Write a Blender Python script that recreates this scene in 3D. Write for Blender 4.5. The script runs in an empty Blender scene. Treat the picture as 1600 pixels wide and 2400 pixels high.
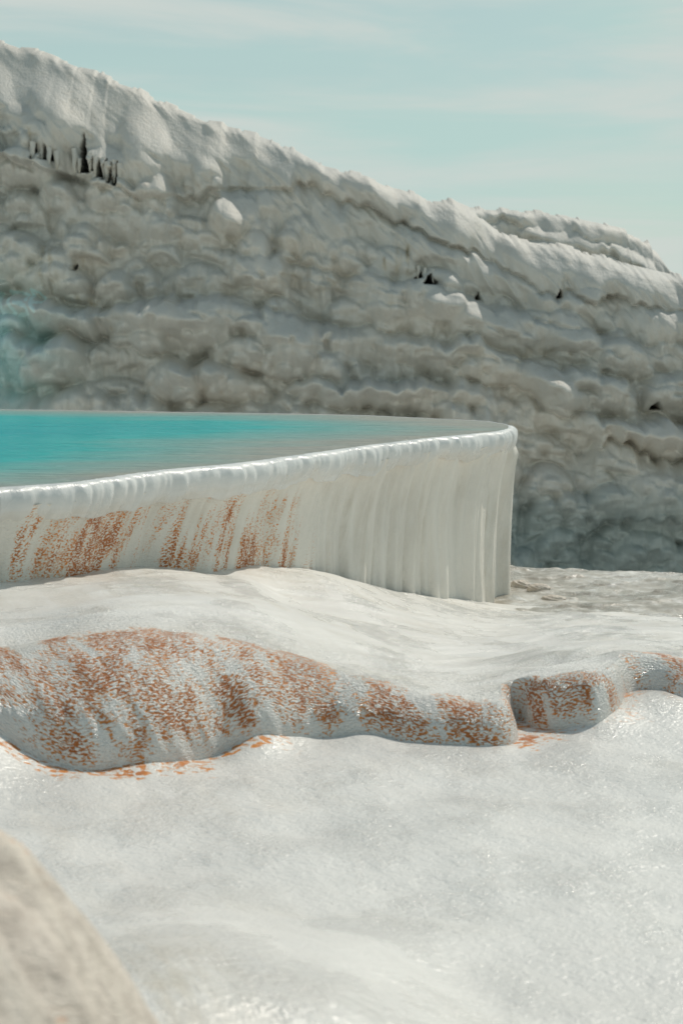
import bpy, math, random
import numpy as np
from mathutils import Vector

rng = np.random.default_rng(7)
random.seed(7)
scn = bpy.context.scene
C = scn.collection
PI = math.pi

# ------------------------------------------------------------------ camera model
CAM = np.array([0.0, 0.0, 1.4])
F = 4000.0
PITCH = math.atan(400.0 / F)
cp, sp = math.cos(PITCH), math.sin(PITCH)


def ray(u, v):
    u = np.asarray(u, float); v = np.asarray(v, float)
    X = (u - 800) / F
    Y = -(v - 1200) / F
    return X, Y * sp + cp, Y * cp - sp


def on_level(u, v, z):
    """where the sight line through a point of the photograph meets the level z"""
    dx, dy, dz = ray(u, v)
    t = (z - CAM[2]) / dz
    return t * dx, t * dy


# ------------------------------------------------------------------ noise
_pr = np.random.default_rng(99)
PERM = np.tile(_pr.permutation(4096), 2).astype(np.int32)
_ga = _pr.uniform(0, 2 * PI, 4096)
GCX, GCY = np.cos(_ga).astype(np.float32), np.sin(_ga).astype(np.float32)


def pn(x, y, seed=0):
    x, y = np.broadcast_arrays(np.asarray(x, np.float64), np.asarray(y, np.float64))
    ix = np.floor(x).astype(np.int32); iy = np.floor(y).astype(np.int32)
    fx = (x - ix).astype(np.float32); fy = (y - iy).astype(np.float32)
    ux = fx * fx * fx * (fx * (fx * 6 - 15) + 10)
    uy = fy * fy * fy * (fy * (fy * 6 - 15) + 10)
    p0 = PERM[(ix + seed * 131) & 4095]; p1 = PERM[(ix + 1 + seed * 131) & 4095]
    iy = iy & 4095; iy1 = (iy + 1) & 4095

    def g(p, jy, ox, oy):
        k = PERM[(p + jy) & 4095]
        return GCX[k] * (fx - ox) + GCY[k] * (fy - oy)
    a = g(p0, iy, 0, 0) * (1 - ux) + g(p1, iy, 1, 0) * ux
    b = g(p0, iy1, 0, 1) * (1 - ux) + g(p1, iy1, 1, 1) * ux
    return ((a * (1 - uy) + b * uy) * 1.5).astype(np.float64)


def fbm(x, y, seed=0, octv=4, gain=0.5):
    s = 0; a = 1.0; f = 1.0; tot = 0
    for o in range(octv):
        s = s + a * pn(x * f + 17.3 * o, y * f - 9.1 * o, seed + o)
        tot += a; a *= gain; f *= 2.03
    return s / tot * 1.4


def sst(a, b, x):
    t = np.clip((x - a) / (b - a), 0, 1)
    return t * t * (3 - 2 * t)


def lerp(a, b, t):
    return a + (b - a) * t


def interp(x, pts, k=1):
    p = np.array(pts, float)
    return np.interp(x, p[:, 0], p[:, k])


def smooth_curve(P, n):
    """Catmull-Rom through P (m,d), resampled evenly"""
    P = np.asarray(P, float)
    Q = np.vstack([2 * P[0] - P[1], P, 2 * P[-1] - P[-2]])
    out = []
    for i in range(1, len(Q) - 2):
        t = np.linspace(0, 1, 60, endpoint=False)[:, None]
        p0, p1, p2, p3 = Q[i - 1], Q[i], Q[i + 1], Q[i + 2]
        out.append(0.5 * ((2 * p1) + (-p0 + p2) * t + (2 * p0 - 5 * p1 + 4 * p2 - p3) * t ** 2 + (-p0 + 3 * p1 - 3 * p2 + p3) * t ** 3))
    out.append(P[-1:])
    D = np.vstack(out)
    L = np.concatenate([[0], np.cumsum(np.linalg.norm(np.diff(D[:, :2], axis=0), axis=1))])
    s = np.linspace(0, L[-1], n)
    return np.stack([np.interp(s, L, D[:, k]) for k in range(D.shape[1])], 1), s


def sm1(a, n):
    k = np.hanning(2 * n + 3)[1:-1]; k /= k.sum()
    return np.convolve(np.pad(a, (n, n), mode='edge'), k, mode='valid')


# ------------------------------------------------------------------ mesh helpers
def grid_obj(name, X, Y, Z, mat, attrs=None, flow=None, flip=False, parent=None, wrap=False):
    n, m = X.shape
    co = np.stack([X, Y, Z], -1).reshape(-1, 3).astype(np.float32)
    idx = np.arange(n * m).reshape(n, m)
    if wrap:
        idx = np.vstack([idx, idx[:1]])
    a, b, c, d = idx[:-1, :-1], idx[1:, :-1], idx[1:, 1:], idx[:-1, 1:]
    f = np.stack([a, b, c, d] if not flip else [a, d, c, b], -1).reshape(-1, 4).astype(np.int32)
    me = bpy.data.meshes.new(name)
    me.vertices.add(len(co)); me.vertices.foreach_set('co', co.ravel())
    me.loops.add(f.size); me.loops.foreach_set('vertex_index', f.ravel())
    me.polygons.add(len(f))
    me.polygons.foreach_set('loop_start', np.arange(0, f.size, 4, dtype=np.int32))
    me.polygons.foreach_set('use_smooth', np.ones(len(f), bool))
    me.update(calc_edges=True)
    for k, v in (attrs or {}).items():
        at = me.attributes.new(k, 'FLOAT', 'POINT')
        at.data.foreach_set('value', np.broadcast_to(v, (n, m)).astype(np.float32).ravel())
    if flow is not None:
        at = me.attributes.new('flow', 'FLOAT_VECTOR', 'POINT')
        fl = np.stack([np.broadcast_to(flow[0], (n, m)), np.broadcast_to(flow[1], (n, m)), np.zeros((n, m))], -1)
        at.data.foreach_set('vector', fl.astype(np.float32).ravel())
    me.materials.append(mat)
    o = bpy.data.objects.new(name, me); C.objects.link(o)
    if parent:
        o.parent = parent
    return o


def tag(o, label=None, cat=None, group=None, kind=None):
    for k, v in (('label', label), ('category', cat), ('group', group), ('kind', kind)):
        if v:
            o[k] = v
    return o


# ------------------------------------------------------------------ materials
class NT:
    def __init__(s, name):
        s.m = bpy.data.materials.new(name); s.m.use_nodes = True
        s.t = s.m.node_tree; s.t.nodes.clear()

    def n(s, typ, **kw):
        nd = s.t.nodes.new(typ)
        for k, v in kw.items():
            if k.startswith('i_'):
                key = k[2:]
                key = int(key) if key.isdigit() else key.replace('_', ' ')
                s.set(nd.inputs[key], v)
            else:
                setattr(nd, k, v)
        return nd

    def set(s, sock, v):
        if isinstance(v, bpy.types.NodeSocket):
            s.t.links.new(v, sock)
        else:
            sock.default_value = v

    def attr(s, name, vec=False):
        nd = s.n('ShaderNodeAttribute', attribute_name=name)
        return nd.outputs['Vector' if vec else 'Fac']

    def pos(s):
        return s.n('ShaderNodeNewGeometry').outputs['Position']

    def scale(s, v, sc):
        nd = s.n('ShaderNodeVectorMath', operation='MULTIPLY'); s.set(nd.inputs[0], v); nd.inputs[1].default_value = sc
        return nd.outputs[0]

    def noise(s, v, scale=1.0, detail=4.0, rough=0.55, dist=0.0):
        nd = s.n('ShaderNodeTexNoise'); s.set(nd.inputs['Vector'], v)
        nd.inputs['Scale'].default_value = scale; nd.inputs['Detail'].default_value = detail
        nd.inputs['Roughness'].default_value = rough; nd.inputs['Distortion'].default_value = dist
        return nd.outputs['Fac']

    def math(s, op, a, b=0.0, c=None, clamp=False):
        nd = s.n('ShaderNodeMath', operation=op); nd.use_clamp = clamp
        s.set(nd.inputs[0], a); s.set(nd.inputs[1], b)
        if c is not None:
            s.set(nd.inputs[2], c)
        return nd.outputs[0]

    def ramp(s, f, lo, hi, a=0.0, b=1.0, smooth=True):
        nd = s.n('ShaderNodeMapRange'); nd.interpolation_type = 'SMOOTHSTEP' if smooth else 'LINEAR'
        s.set(nd.inputs[0], f)
        for i, v in ((1, lo), (2, hi), (3, a), (4, b)):
            s.set(nd.inputs[i], v)
        return nd.outputs[0]

    def mix(s, f, a, b, mode='MIX'):
        nd = s.n('ShaderNodeMix', data_type='RGBA', blend_type=mode)
        s.set(nd.inputs[0], f)
        for i, v in ((6, a), (7, b)):
            s.set(nd.inputs[i], v if isinstance(v, bpy.types.NodeSocket) else (*v, 1))
        return nd.outputs[2]

    def bump(s, h, dist, strength=1.0, normal=None):
        nd = s.n('ShaderNodeBump'); s.set(nd.inputs['Height'], h)
        nd.inputs['Distance'].default_value = dist; nd.inputs['Strength'].default_value = strength
        if normal is not None:
            s.set(nd.inputs['Normal'], normal)
        return nd.outputs['Normal']

    def out(s, col, rough, normal=None, **kw):
        p = s.n('ShaderNodeBsdfPrincipled')
        s.set(p.inputs['Base Color'], col if isinstance(col, bpy.types.NodeSocket) else (*col, 1))
        s.set(p.inputs['Roughness'], rough)
        if normal is not None:
            s.set(p.inputs['Normal'], normal)
        for k, v in kw.items():
            s.set(p.inputs[k.replace('_', ' ')], v)
        o = s.n('ShaderNodeOutputMaterial'); s.t.links.new(p.outputs[0], o.inputs[0])
        return s.m


RUST_L = (0.68, 0.25, 0.048)
RUST_D = (0.40, 0.118, 0.021)
WHITE = (0.74, 0.735, 0.70)
BEIGE = (0.60, 0.55, 0.46)


def travertine(name, wet=0.18, glint=1.0, white=WHITE, ripple=1.0, scale_u=62.0, scale_v=135.0, mottle=0.0):
    t = NT(name)
    fl = t.attr('flow', True)
    pos = t.pos()
    # fine scales: small dimples wider than high, following the flow
    rp = t.noise(t.scale(fl, (scale_u, scale_v, 1)), 1.0, 2.0, 0.5, 0.6)
    rp2 = t.noise(t.scale(fl, (scale_u * 2.7, scale_v * 2.2, 1)), 1.0, 2.0)
    big = t.noise(pos, 1.6, 4.0)
    med = t.noise(pos, 9.0, 5.0, 0.6)
    streak = t.noise(t.scale(fl, (16, 1.2, 1)), 1.0, 5.0, 0.65, 0.3)
    col = t.mix(t.ramp(big, 0.42, 0.68), white, tuple(c * 0.9 for c in white))
    bg = t.attr('beige')
    bm = t.math('MULTIPLY', bg, t.ramp(t.math('ADD', t.math('MULTIPLY', streak, 0.7), t.math('MULTIPLY', med, 0.4)), 0.40, 0.68))
    col = t.mix(bm, col, BEIGE)
    if mottle:
        col = t.mix(t.math('MULTIPLY', t.ramp(t.noise(pos, 26.0, 5.0, 0.65), 0.42, 0.62), mottle), col, (0.24, 0.195, 0.155))
    col = t.mix(t.math('MULTIPLY', t.attr('mud'), t.ramp(med, 0.25, 0.55)), col, (0.34, 0.31, 0.255))
    ru = t.attr('rust')
    # rust sits in the hollows of the scales
    f = t.math('ADD', ru, t.math('MULTIPLY', t.math('SUBTRACT', 0.5, rp), 4.0))
    f = t.math('ADD', f, t.math('MULTIPLY', t.math('SUBTRACT', med, 0.5), 1.3))
    f = t.math('ADD', f, t.math('MULTIPLY', t.math('SUBTRACT', streak, 0.5), 0.8))
    f = t.math('ADD', f, t.math('MULTIPLY', t.math('SUBTRACT', rp2, 0.5), 0.5))
    gate = t.ramp(ru, 0.03, 0.16)
    rmask = t.math('MULTIPLY', t.ramp(f, 0.32, 0.84), gate)
    halo = t.math('MULTIPLY', t.ramp(f, 0.18, 0.55, 0, 0.55), gate)
    col = t.mix(halo, col, (0.60, 0.49, 0.37))
    rc = t.mix(t.ramp(t.math('ADD', ru, t.math('SUBTRACT', med, 0.5)), 0.25, 0.8), RUST_L, RUST_D)
    col = t.mix(rmask, col, rc)
    dk = t.attr('dark')
    col = t.mix(dk, col, (0.03, 0.028, 0.022))
    h = t.math('ADD', t.math('MULTIPLY', rp, t.attr('ripple')), t.math('MULTIPLY', rp2, 0.30))
    nrm = t.bump(h, 0.010 * ripple, 1.0)
    fine = t.noise(pos, 36.0, 4.0, 0.75)
    pt = t.ramp(t.noise(t.scale(pos, (3.0, 2.0, 3.0)), 1.0, 4.0, 0.6), 0.42, 0.68, 0.06, 1.0)
    nrm = t.bump(t.math('MULTIPLY', fine, pt), 0.0075 * glint, 1.0, nrm)
    ro = t.ramp(pt, 0.0, 0.9, wet + 0.26, wet)
    ro = t.math('ADD', ro, t.math('MULTIPLY', rmask, 0.25), clamp=True)
    return t.out(col, ro, nrm, Specular_IOR_Level=0.5)


def cliff_material():
    t = NT('cliff_travertine')
    pos = t.pos()
    st = t.noise(t.scale(pos, (4.5, 4.5, 0.45)), 1.0, 6.0, 0.65, 0.4)
    big = t.noise(t.scale(pos, (0.28, 0.28, 0.5)), 1.0, 4.0)
    med = t.noise(pos, 3.0, 5.0, 0.6)
    col = t.mix(t.ramp(big, 0.35, 0.65), (0.64, 0.61, 0.55), (0.56, 0.555, 0.515))
    col = t.mix(t.ramp(st, 0.48, 0.72, 0, 0.45), col, (0.52, 0.475, 0.40))
    col = t.mix(t.ramp(med, 0.5, 0.75, 0, 0.35), col, (0.67, 0.65, 0.60))
    oc = t.math('MULTIPLY', t.attr('rust'), t.ramp(st, 0.35, 0.6))
    col = t.mix(oc, col, (0.42, 0.33, 0.19))
    col = t.mix(t.attr('teal'), col, (0.46, 0.69, 0.69))
    col = t.mix(t.attr('foot_shade'), col, (0.30, 0.37, 0.365))
    col = t.mix(t.attr('pale'), col, (0.66, 0.84, 0.82))
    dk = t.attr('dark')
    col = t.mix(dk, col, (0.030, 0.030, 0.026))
    fine = t.noise(t.scale(pos, (9, 9, 4)), 1.0, 6.0, 0.7)
    drip = t.noise(t.scale(pos, (13, 13, 1.1)), 1.0, 4.0, 0.6, 0.3)
    nrm = t.bump(t.math('ADD', t.math('ADD', t.math('MULTIPLY', fine, .2), t.math('MULTIPLY', st, .5)), drip), 0.045, 0.6)
    return t.out(col, 0.6, nrm, Specular_IOR_Level=0.35)


def water_material():
    t = NT('pool_water')
    pos = t.pos()
    d = t.attr('depth')
    w = t.noise(t.scale(pos, (0.5, 1.4, 1)), 1.0, 3.0)
    dd = t.math('ADD', d, t.math('MULTIPLY', t.math('SUBTRACT', w, 0.5), 0.35))
    col = t.mix(t.ramp(dd, 0.02, 0.42, smooth=False), (0.42, 0.43, 0.37), (0.04, 0.52, 0.50))
    col = t.mix(t.ramp(dd, 0.4, 0.95, smooth=False), col, (0.0, 0.42, 0.47))
    r1 = t.noise(t.scale(pos, (3.5, 13, 1)), 1.0, 4.0, 0.55, 0.5)
    r2 = t.noise(t.scale(pos, (1.1, 4.5, 1)), 1.0, 3.0, 0.5, 0.3)
    nrm = t.bump(t.math('ADD', t.math('MULTIPLY', r1, 0.8), r2), 0.075, 1.0)
    df = t.n('ShaderNodeBsdfDiffuse'); t.set(df.inputs['Color'], col); t.set(df.inputs['Normal'], nrm)
    gl = t.n('ShaderNodeBsdfGlossy'); gl.inputs['Roughness'].default_value = 0.07; t.set(gl.inputs['Normal'], nrm)
    fr = t.n('ShaderNodeFresnel'); fr.inputs['IOR'].default_value = 1.33; t.set(fr.inputs['Normal'], nrm)
    ms = t.n('ShaderNodeMixShader'); t.set(ms.inputs[0], t.math('MULTIPLY', fr.outputs[0], 0.36))
    t.t.links.new(df.outputs[0], ms.inputs[1]); t.t.links.new(gl.outputs[0], ms.inputs[2])
    o = t.n('ShaderNodeOutputMaterial'); t.t.links.new(ms.outputs[0], o.inputs[0])
    return t.m


M_ground = travertine('wet_travertine_ground', wet=0.11, glint=1.0, ripple=0.75, white=(0.80, 0.785, 0.745), scale_u=42, scale_v=80)
M_shelf = travertine('travertine_terrace', wet=0.12, glint=0.9, white=(0.80, 0.78, 0.735))
M_wall = travertine('travertine_wall', wet=0.32, glint=0.7, white=(0.82, 0.785, 0.71), ripple=0.7)
M_rim = travertine('travertine_rim', wet=0.10, glint=0.5, white=(0.72, 0.73, 0.71), ripple=0.35)
M_rock = travertine('foreground_travertine', wet=0.4, glint=0.6, white=(0.68, 0.61, 0.53), mottle=0.35)
M_cliff = cliff_material()
M_water = water_material()

# ------------------------------------------------------------------ levels
WATER = 0.80


def ground_z(x, y):
    right = sst(7.0, 11.2, y)
    z = -0.42 * right
    edge = 13.75 - 0.25 * (x - 1.5) + 0.25 * fbm(x * 0.6, x * 0 + 3.0, 5, 3)
    z = z + 0.03 * fbm(x * 0.7, y * 0.5, 11, 4)
    z = z + 0.012 * fbm(x * 2.6 + y * 0.8, y * 1.4, 21, 4)
    near = 1 - sst(4.5, 6.0, y)
    # soft swells in front, flow ridges running towards the right
    fx = x * 0.9 + y * 0.55; fy = y * 1.0 - x * 0.35
    z = z + near * 0.012 * fbm(fx * 0.9, fy * 2.0, 31, 3)
    # little rimmed hollows in the flat beside the pool
    fl = sst(9.5, 11.0, y)
    r = fbm(x * 2.2, y * 1.6, 41, 4)
    z = z + fl * (0.02 * (np.abs(r) - 0.15) + 0.011 * sst(.15, .4, fbm(x * 3.1 + .8 * y, y * 4.5, 43, 4)) + .004 * np.abs(fbm(x * 7, y * 5, 44, 3)))
    # drop behind the flat
    z = z - 6.2 * sst(0.0, 2.6, y - edge)
    for (bx_, by_, rb, hb) in ((-0.67, 5.62, .10, .05), (-0.29, 5.80, .10, .06), (-0.18, 5.9, .08, .03), (-1.27, 5.55, .27, .17), (-1.75, 5.6, .35, .12), (.1, 5.95, .14, .02), (.95, 6.2, .12, .04), (1.2, 6.4, .15, .05)):
        z = z + hb * np.exp(-(((x - bx_) / rb) ** 2 + ((y - by_) / (rb * 1.6)) ** 2))
    # swelling at the lower left, below the near rock
    z = z + 0.20 * np.exp(-(((x + 0.35) / 0.40) ** 2 + ((y - 3.0) / 0.75) ** 2))
    z = z + 0.06 * np.exp(-(((x - 0.02) / 0.22) ** 2 + ((y - 3.25) / 0.5) ** 2))
    return z


# ------------------------------------------------------------------ ground
def graded(lo, a, b, hi, step, n):
    mid = np.arange(a, b, step)
    k = np.linspace(0, 1, n + 1)[1:]
    left = a - (a - lo) * k[::-1] ** 4
    right = b + (hi - b) * k ** 4
    return np.concatenate([left, mid, [b], right])


gx = graded(-420, -3.6, 4.6, 420, 0.016, 40)
gy = graded(-60, 2.2, 14.6, 420, 0.016, 40)
GX, GY = np.meshgrid(gx, gy, indexing='ij')
GZ = ground_z(GX, GY)
wetstreak = 0.2 * sst(0.0, 0.5, fbm(GX * 0.8 + GY * 0.3, GY * 1.3, 77, 4))
flat = sst(9.8, 11.5, GY) * (1 - sst(14, 16, GY))
rust_g = np.zeros_like(GX)

# ------------------------------------------------------------------ terrace (lower shelf with rust-stained lips)
foot_px = [(-2700, 1700), (-2100, 1745), (-1400, 1790), (-700, 1790), (-400, 1796), (-200, 1802), (-60, 1808), (0, 1811), (70, 1814), (150, 1817), (220, 1817), (305, 1808),
           (380, 1800), (455, 1785), (530, 1768), (590, 1762), (650, 1754), (760, 1738), (880, 1734), (960, 1740), (1100, 1746), (1180, 1745),
           (1213, 1734), (1211, 1716), (1203, 1692), (1204, 1682), (1216, 1682), (1244, 1696), (1290, 1706), (1345, 1707), (1395, 1712), (1428, 1703),
           (1448, 1688), (1457, 1670), (1460, 1656), (1470, 1648), (1500, 1642), (1550, 1644), (1572, 1656), (1640, 1668), (1750, 1660), (2000, 1640), (2500, 1620)]
fp = np.array(foot_px, float)
fx_, fy_ = on_level(fp[:, 0], fp[:, 1], 0.0)
OUT, s_out = smooth_curve(np.stack([fx_, fy_, fp[:, 0]], 1), 2100)
ou = OUT[:, 2]
NS = len(ou)
# rise of the lip above the ground and how far its shoulder sits back
lip_h = interp(ou, [(-2700, .0), (-2100, .10), (-1400, .22), (-700, .26), (-200, .19), (0, .20), (60, .255), (120, .32), (180, .355), (300, .38), (420, .37), (560, .315), (640, .25), (700, .225), (780, .20), (860, .15), (960, .125), (1100, .125),
                    (1190, .135), (1212, .13), (1235, .165), (1300, .175), (1400, .175), (1450, .155), (1470, .13), (1540, .12), (1570, .11), (1600, .10), (1800, .12), (2500, .12)])
set_b = interp(ou, [(-700, .40), (0, .40), (200, .44), (420, .42), (560, .36), (640, .28), (780, .26), (900, .17), (1100, .15), (1200, .10), (1214, .07), (1300, .11), (1400, .09), (1440, .05), (1462, .05), (1500, .12), (1600, .16), (2500, .2)])
lip_h = sm1(lip_h, 14); set_b = sm1(set_b, 14)
# the far side of the shelf: just inside the pool wall, then along the flat
back = [(-2700, -6.4, 8.2, .0), (-2100, -5.3, 7.9, .16), (-1400, -4.3, 7.6, .30), (-700, -3.0, 7.05, .40), (-300, -2.3, 7.0, .40), (0, -1.55, 7.35, .40), (250, -1.2, 7.75, .37), (450, -.85, 8.4, .33), (600, -.55, 8.9, .25), (730, -.15, 9.5, .15),
        (860, .10, 9.9, -.02), (980, .45, 10.7, -.17), (1090, .75, 11.3, -.30), (1180, 1.05, 11.9, -.43), (1215, 1.15, 11.9, -.46), (1300, 1.45, 11.9, -.47), (1456, 1.9, 11.7, -.48), (1600, 2.4, 11.5, -.48), (2000, 4.0, 11.2, -.5), (2500, 6.0, 11, -.5)]
bx = sm1(interp(ou, back, 1), 60); by = sm1(interp(ou, back, 2), 60); bz = sm1(interp(ou, back, 3), 60)
gz0 = ground_z(OUT[:, 0], OUT[:, 1])
NQ, NTT = 190, 380
q = np.linspace(0, 1, NQ)
tt = np.linspace(0, 1, NTT + 1)[1:] ** 1.25
ddx = bx - OUT[:, 0]; ddy = by - OUT[:, 1]
L = np.hypot(ddx, ddy)
dirx, diry = ddx / L, ddy / L
# outline wobble: lobed drapery of the lip
ang = q * PI / 2
e = 0.95
off_in = 1 - np.cos(ang) ** e                       # 0 at the foot, 1 at the shoulder
rise = np.sin(ang) ** e
PX = np.zeros((NS, NQ + NTT)); PY = PX.copy(); PZ = PX.copy()
s2 = s_out[:, None]
tx_ = np.gradient(OUT[:, 0]); ty_ = np.gradient(OUT[:, 1]); tl_ = np.hypot(tx_, ty_)
wl_ = np.maximum(1 - sst(850, 1130, ou), .35 * sst(1225, 1270, ou) * (1 - sst(1445, 1460, ou)))
inx_ = lerp(sm1(-ty_ / tl_, 16), sm1(-ty_ / tl_, 130), wl_); iny_ = lerp(sm1(tx_ / tl_, 16), sm1(tx_ / tl_, 130), wl_)
nl_ = np.hypot(inx_, iny_); inx_ /= nl_; iny_ /= nl_
mixn = lerp(0.85, 0.12, wl_)
dnx = mixn * inx_ + (1 - mixn) * dirx; dny = mixn * iny_ + (1 - mixn) * diry
vx_ = dnx * set_b; vy_ = dny * set_b
hx_ = OUT[:, 0] + vx_; hy_ = OUT[:, 1] + vy_
hx_ = lerp(sm1(hx_, 22), sm1(hx_, 120), wl_); hy_ = lerp(sm1(hy_, 22), sm1(hy_, 120), wl_)
vx_ = hx_ - OUT[:, 0]; vy_ = hy_ - OUT[:, 1]
PX[:, :NQ] = OUT[:, :1] + vx_[:, None] * off_in[None, :]
PY[:, :NQ] = OUT[:, 1:2] + vy_[:, None] * off_in[None, :]
foot_drop = 0.05
# smooth height of the top, from the shoulders of the lips and the far side
notch = ((ou > 1195) & (ou < 1216) & (np.arange(NS) > np.argmax(ou > 1213))) | ((ou > 1449) & (ou < 1472))
shx, shy = PX[:, NQ - 1], PY[:, NQ - 1]
shz = gz0 + lip_h
sel = np.where(~notch)[0][::9]
kt = np.linspace(0, 1, 14)[None, :]
sxp = (shx[sel, None] + (bx - shx)[sel, None] * kt).ravel(); syp = (shy[sel, None] + (by - shy)[sel, None] * kt).ravel()
szp = (shz[sel, None] + (bz - shz)[sel, None] * kt ** 1.05).ravel()
hgx = np.linspace(-7.0, 7.0, 210); hgy = np.linspace(5.0, 12.6, 130)
HX, HY = np.meshgrid(hgx, hgy, indexing='ij')
HZ = np.zeros_like(HX)
for ii in range(len(hgx)):
    d2 = (HX[ii][:, None] - sxp[None, :]) ** 2 + (HY[ii][:, None] - syp[None, :]) ** 2
    wk = np.exp(-d2 / (2 * 0.13 ** 2)) + 1e-5 / (d2 + .02)
    HZ[ii] = (wk * szp).sum(1) / wk.sum(1)


def top_z(x, y):
    fx = np.clip((x - hgx[0]) / (hgx[1] - hgx[0]), 1, len(hgx) - 3.001); fy = np.clip((y - hgy[0]) / (hgy[1] - hgy[0]), 1, len(hgy) - 3.001)
    i = fx.astype(int); j = fy.astype(int); fx = fx - i; fy = fy - j

    def bs(f):
        return ((1 - f) ** 3 / 6, (3 * f ** 3 - 6 * f ** 2 + 4) / 6, (-3 * f ** 3 + 3 * f ** 2 + 3 * f + 1) / 6, f ** 3 / 6)
    wx, wy = bs(fx), bs(fy)
    r = 0
    for a_ in range(4):
        for b_ in range(4):
            r = r + wx[a_] * wy[b_] * HZ[i + a_ - 1, j + b_ - 1]
    return r


PX[:, NQ:] = shx[:, None] + (bx - shx)[:, None] * tt[None, :]
PY[:, NQ:] = shy[:, None] + (by - shy)[:, None] * tt[None, :]
rem = np.hypot(bx - shx, by - shy)[:, None]
lipz = top_z(shx, shy)
PZ[:, :NQ] = (gz0[:, None] - foot_drop) + (lipz - gz0 + foot_drop)[:, None] * rise[None, :]
PZ[:, NQ:] = top_z(PX[:, NQ:], PY[:, NQ:])
# arc length up the profile
seg = np.sqrt(np.diff(PX, axis=1) ** 2 + np.diff(PY, axis=1) ** 2 + np.diff(PZ, axis=1) ** 2)
ARC = np.concatenate([np.zeros((NS, 1)), np.cumsum(seg, 1)], 1)
tall = np.concatenate([rise, np.ones(NTT)])[None, :]
u2 = ou[:, None]
onface = np.concatenate([sst(0.0, 0.15, q) * (1 - sst(0.86, 1.0, q)), np.zeros(NTT)])[None, :]
# relief: bulging folds and oblique runnels on the faces
fold = 0.016 * fbm(s2 * 2.6 + 1.2 * ARC, ARC * 1.3, 51, 3) + 0.010 * np.abs(pn(s2 * 6 + ARC * 3.2, ARC * 1.0, 52)) + .004 * fbm(s2 * 16 + ARC * 8, ARC * 6, 53, 3)
hgt = np.clip(lip_h / 0.3, 0.35, 1)[:, None]
amt = fold * np.concatenate([sst(0, .1, q), np.ones(NTT)])[None, :] * np.concatenate([1 - 0.8 * sst(0.8, 1, q), 0.2 * (1 - sst(0, .08, tt))])[None, :] * hgt
PX -= dnx[:, None] * amt
PY -= dny[:, None] * amt
topm = np.concatenate([sst(0.6, 1, q), np.ones(NTT)])[None, :]
# swells and streaming lines on the top, running down to the right
fu = PX * 0.80 + PY * 0.55; fv = PY * 0.80 - PX * 0.62 + 0.25 * fbm(PX * 0.6, PY * 0.6, 60, 2)
PZ += topm * (0.030 * fbm(fu * 0.5, fv * 1.4, 61, 3) + 0.012 * fbm(fu * 1.0, fv * 5.0, 62, 3) + 0.004 * fbm(fu * 4, fv * 14, 63, 2))
# hollow under the pool wall and the little dune ending it
hol = np.exp(-(((PX + 0.30) / 0.42) ** 2 + ((PY - 8.30) / 0.45) ** 2))
PZ -= topm * 0.07 * hol
dune = np.exp(-(((PX + 0.03) / 0.22) ** 2 + ((PY - 8.95) / 0.5) ** 2))
PZ += topm * 0.04 * dune
dune2 = np.exp(-(((PX + 0.46) / 0.12) ** 2 + ((PY - 8.2) / 0.35) ** 2))
PZ += topm * 0.05 * dune2
# dip behind the middle lip
xd, yd = on_level(1310, 1562, 0.08)
PZ -= topm * 0.045 * np.exp(-(((PX - xd) / 0.16) ** 2 + ((PY - yd) / 0.22) ** 2))
# rust on the faces
fc = np.concatenate([q, np.ones(NTT)])[None, :]
behind = np.concatenate([np.zeros(NQ), tt])[None, :] * rem
patch = sst(-0.20, 0.30, fbm(s2 * 6.0 + 2.4 * ARC, ARC * 4.2, 71, 5)) * 0.72 + 0.42 * sst(-0.25, 0.45, fbm(s2 * 13 + 5.0 * ARC, ARC * 3.2, 72, 3))
env = interp(ou, [(-700, .9), (0, .85), (100, .95), (180, .9), (300, .85), (520, .95), (680, 1.0), (740, .8), (800, .25), (850, .35), (880, .95), (1000, .8), (1120, .75), (1180, .45), (1212, .12), (1225, .85), (1330, .75), (1430, .7), (1455, .45), (1490, .95), (1600, .9), (2500, .5)])[:, None]
topfade = 1 - sst(0.0, 0.10, behind + 0.05 * fbm(s2 * 5, ARC * 4, 73, 3))
low = sst(0.05, 0.22, fc + 0.10 * fbm(s2 * 4, ARC * 0 + 1.0, 74, 3))
lowcut = 1 - 0.65 * sst(0.25, 0.05, fc) * sst(560, 760, u2)
blob = np.zeros_like(PX)
for (bu, bq, ru_, rq, k) in ((690, .72, 22, .16, .55), (660, .60, 30, .2, .4), (770, .30, 34, .09, .7), (700, .33, 22, .13, .5), (1236, .62, 22, .22, .8), (905, .52, 34, .18, .6), (985, .42, 30, .14, .5),
                             (1070, .5, 30, .2, .4), (110, .62, 22, .25, .4), (165, .33, 18, .25, .5), (360, .7, 25, .2, .35), (330, .2, 30, .12, .4), (200, .12, 26, .2, .35), (460, .32, 35, .2, .4), (1360, .5, 40, .3, .3)):
    blob += k * np.exp(-(((u2 - bu - 18 * fbm(s2 * 9, ARC * 9, 75, 3)) / ru_) ** 2 + ((fc - bq - .08 * fbm(s2 * 11, ARC * 11, 76, 3)) / rq) ** 2))
rust = np.clip((patch * env * lowcut + blob) * topfade, 0, 1.2) * low
rust = np.where(behind > 0.25, 0, np.clip(rust, 0, .60))
wr = sst(.86, .97, np.concatenate([np.zeros(NQ), tt]))[None, :] * (1 - sst(300, 520, u2)) * sst(-.1, .35, fbm(PX * 7 + PY * 3, PY * 9, 83, 3))
rust = np.maximum(rust, .5 * wr)
beige_s = np.clip(0.25 + 0.6 * fbm(fu * 0.8, fv * 3.0, 81, 4), 0, 1) * topm * 0.8
FU = np.broadcast_to(s2, PX.shape).copy(); FV = ARC.copy()
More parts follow.
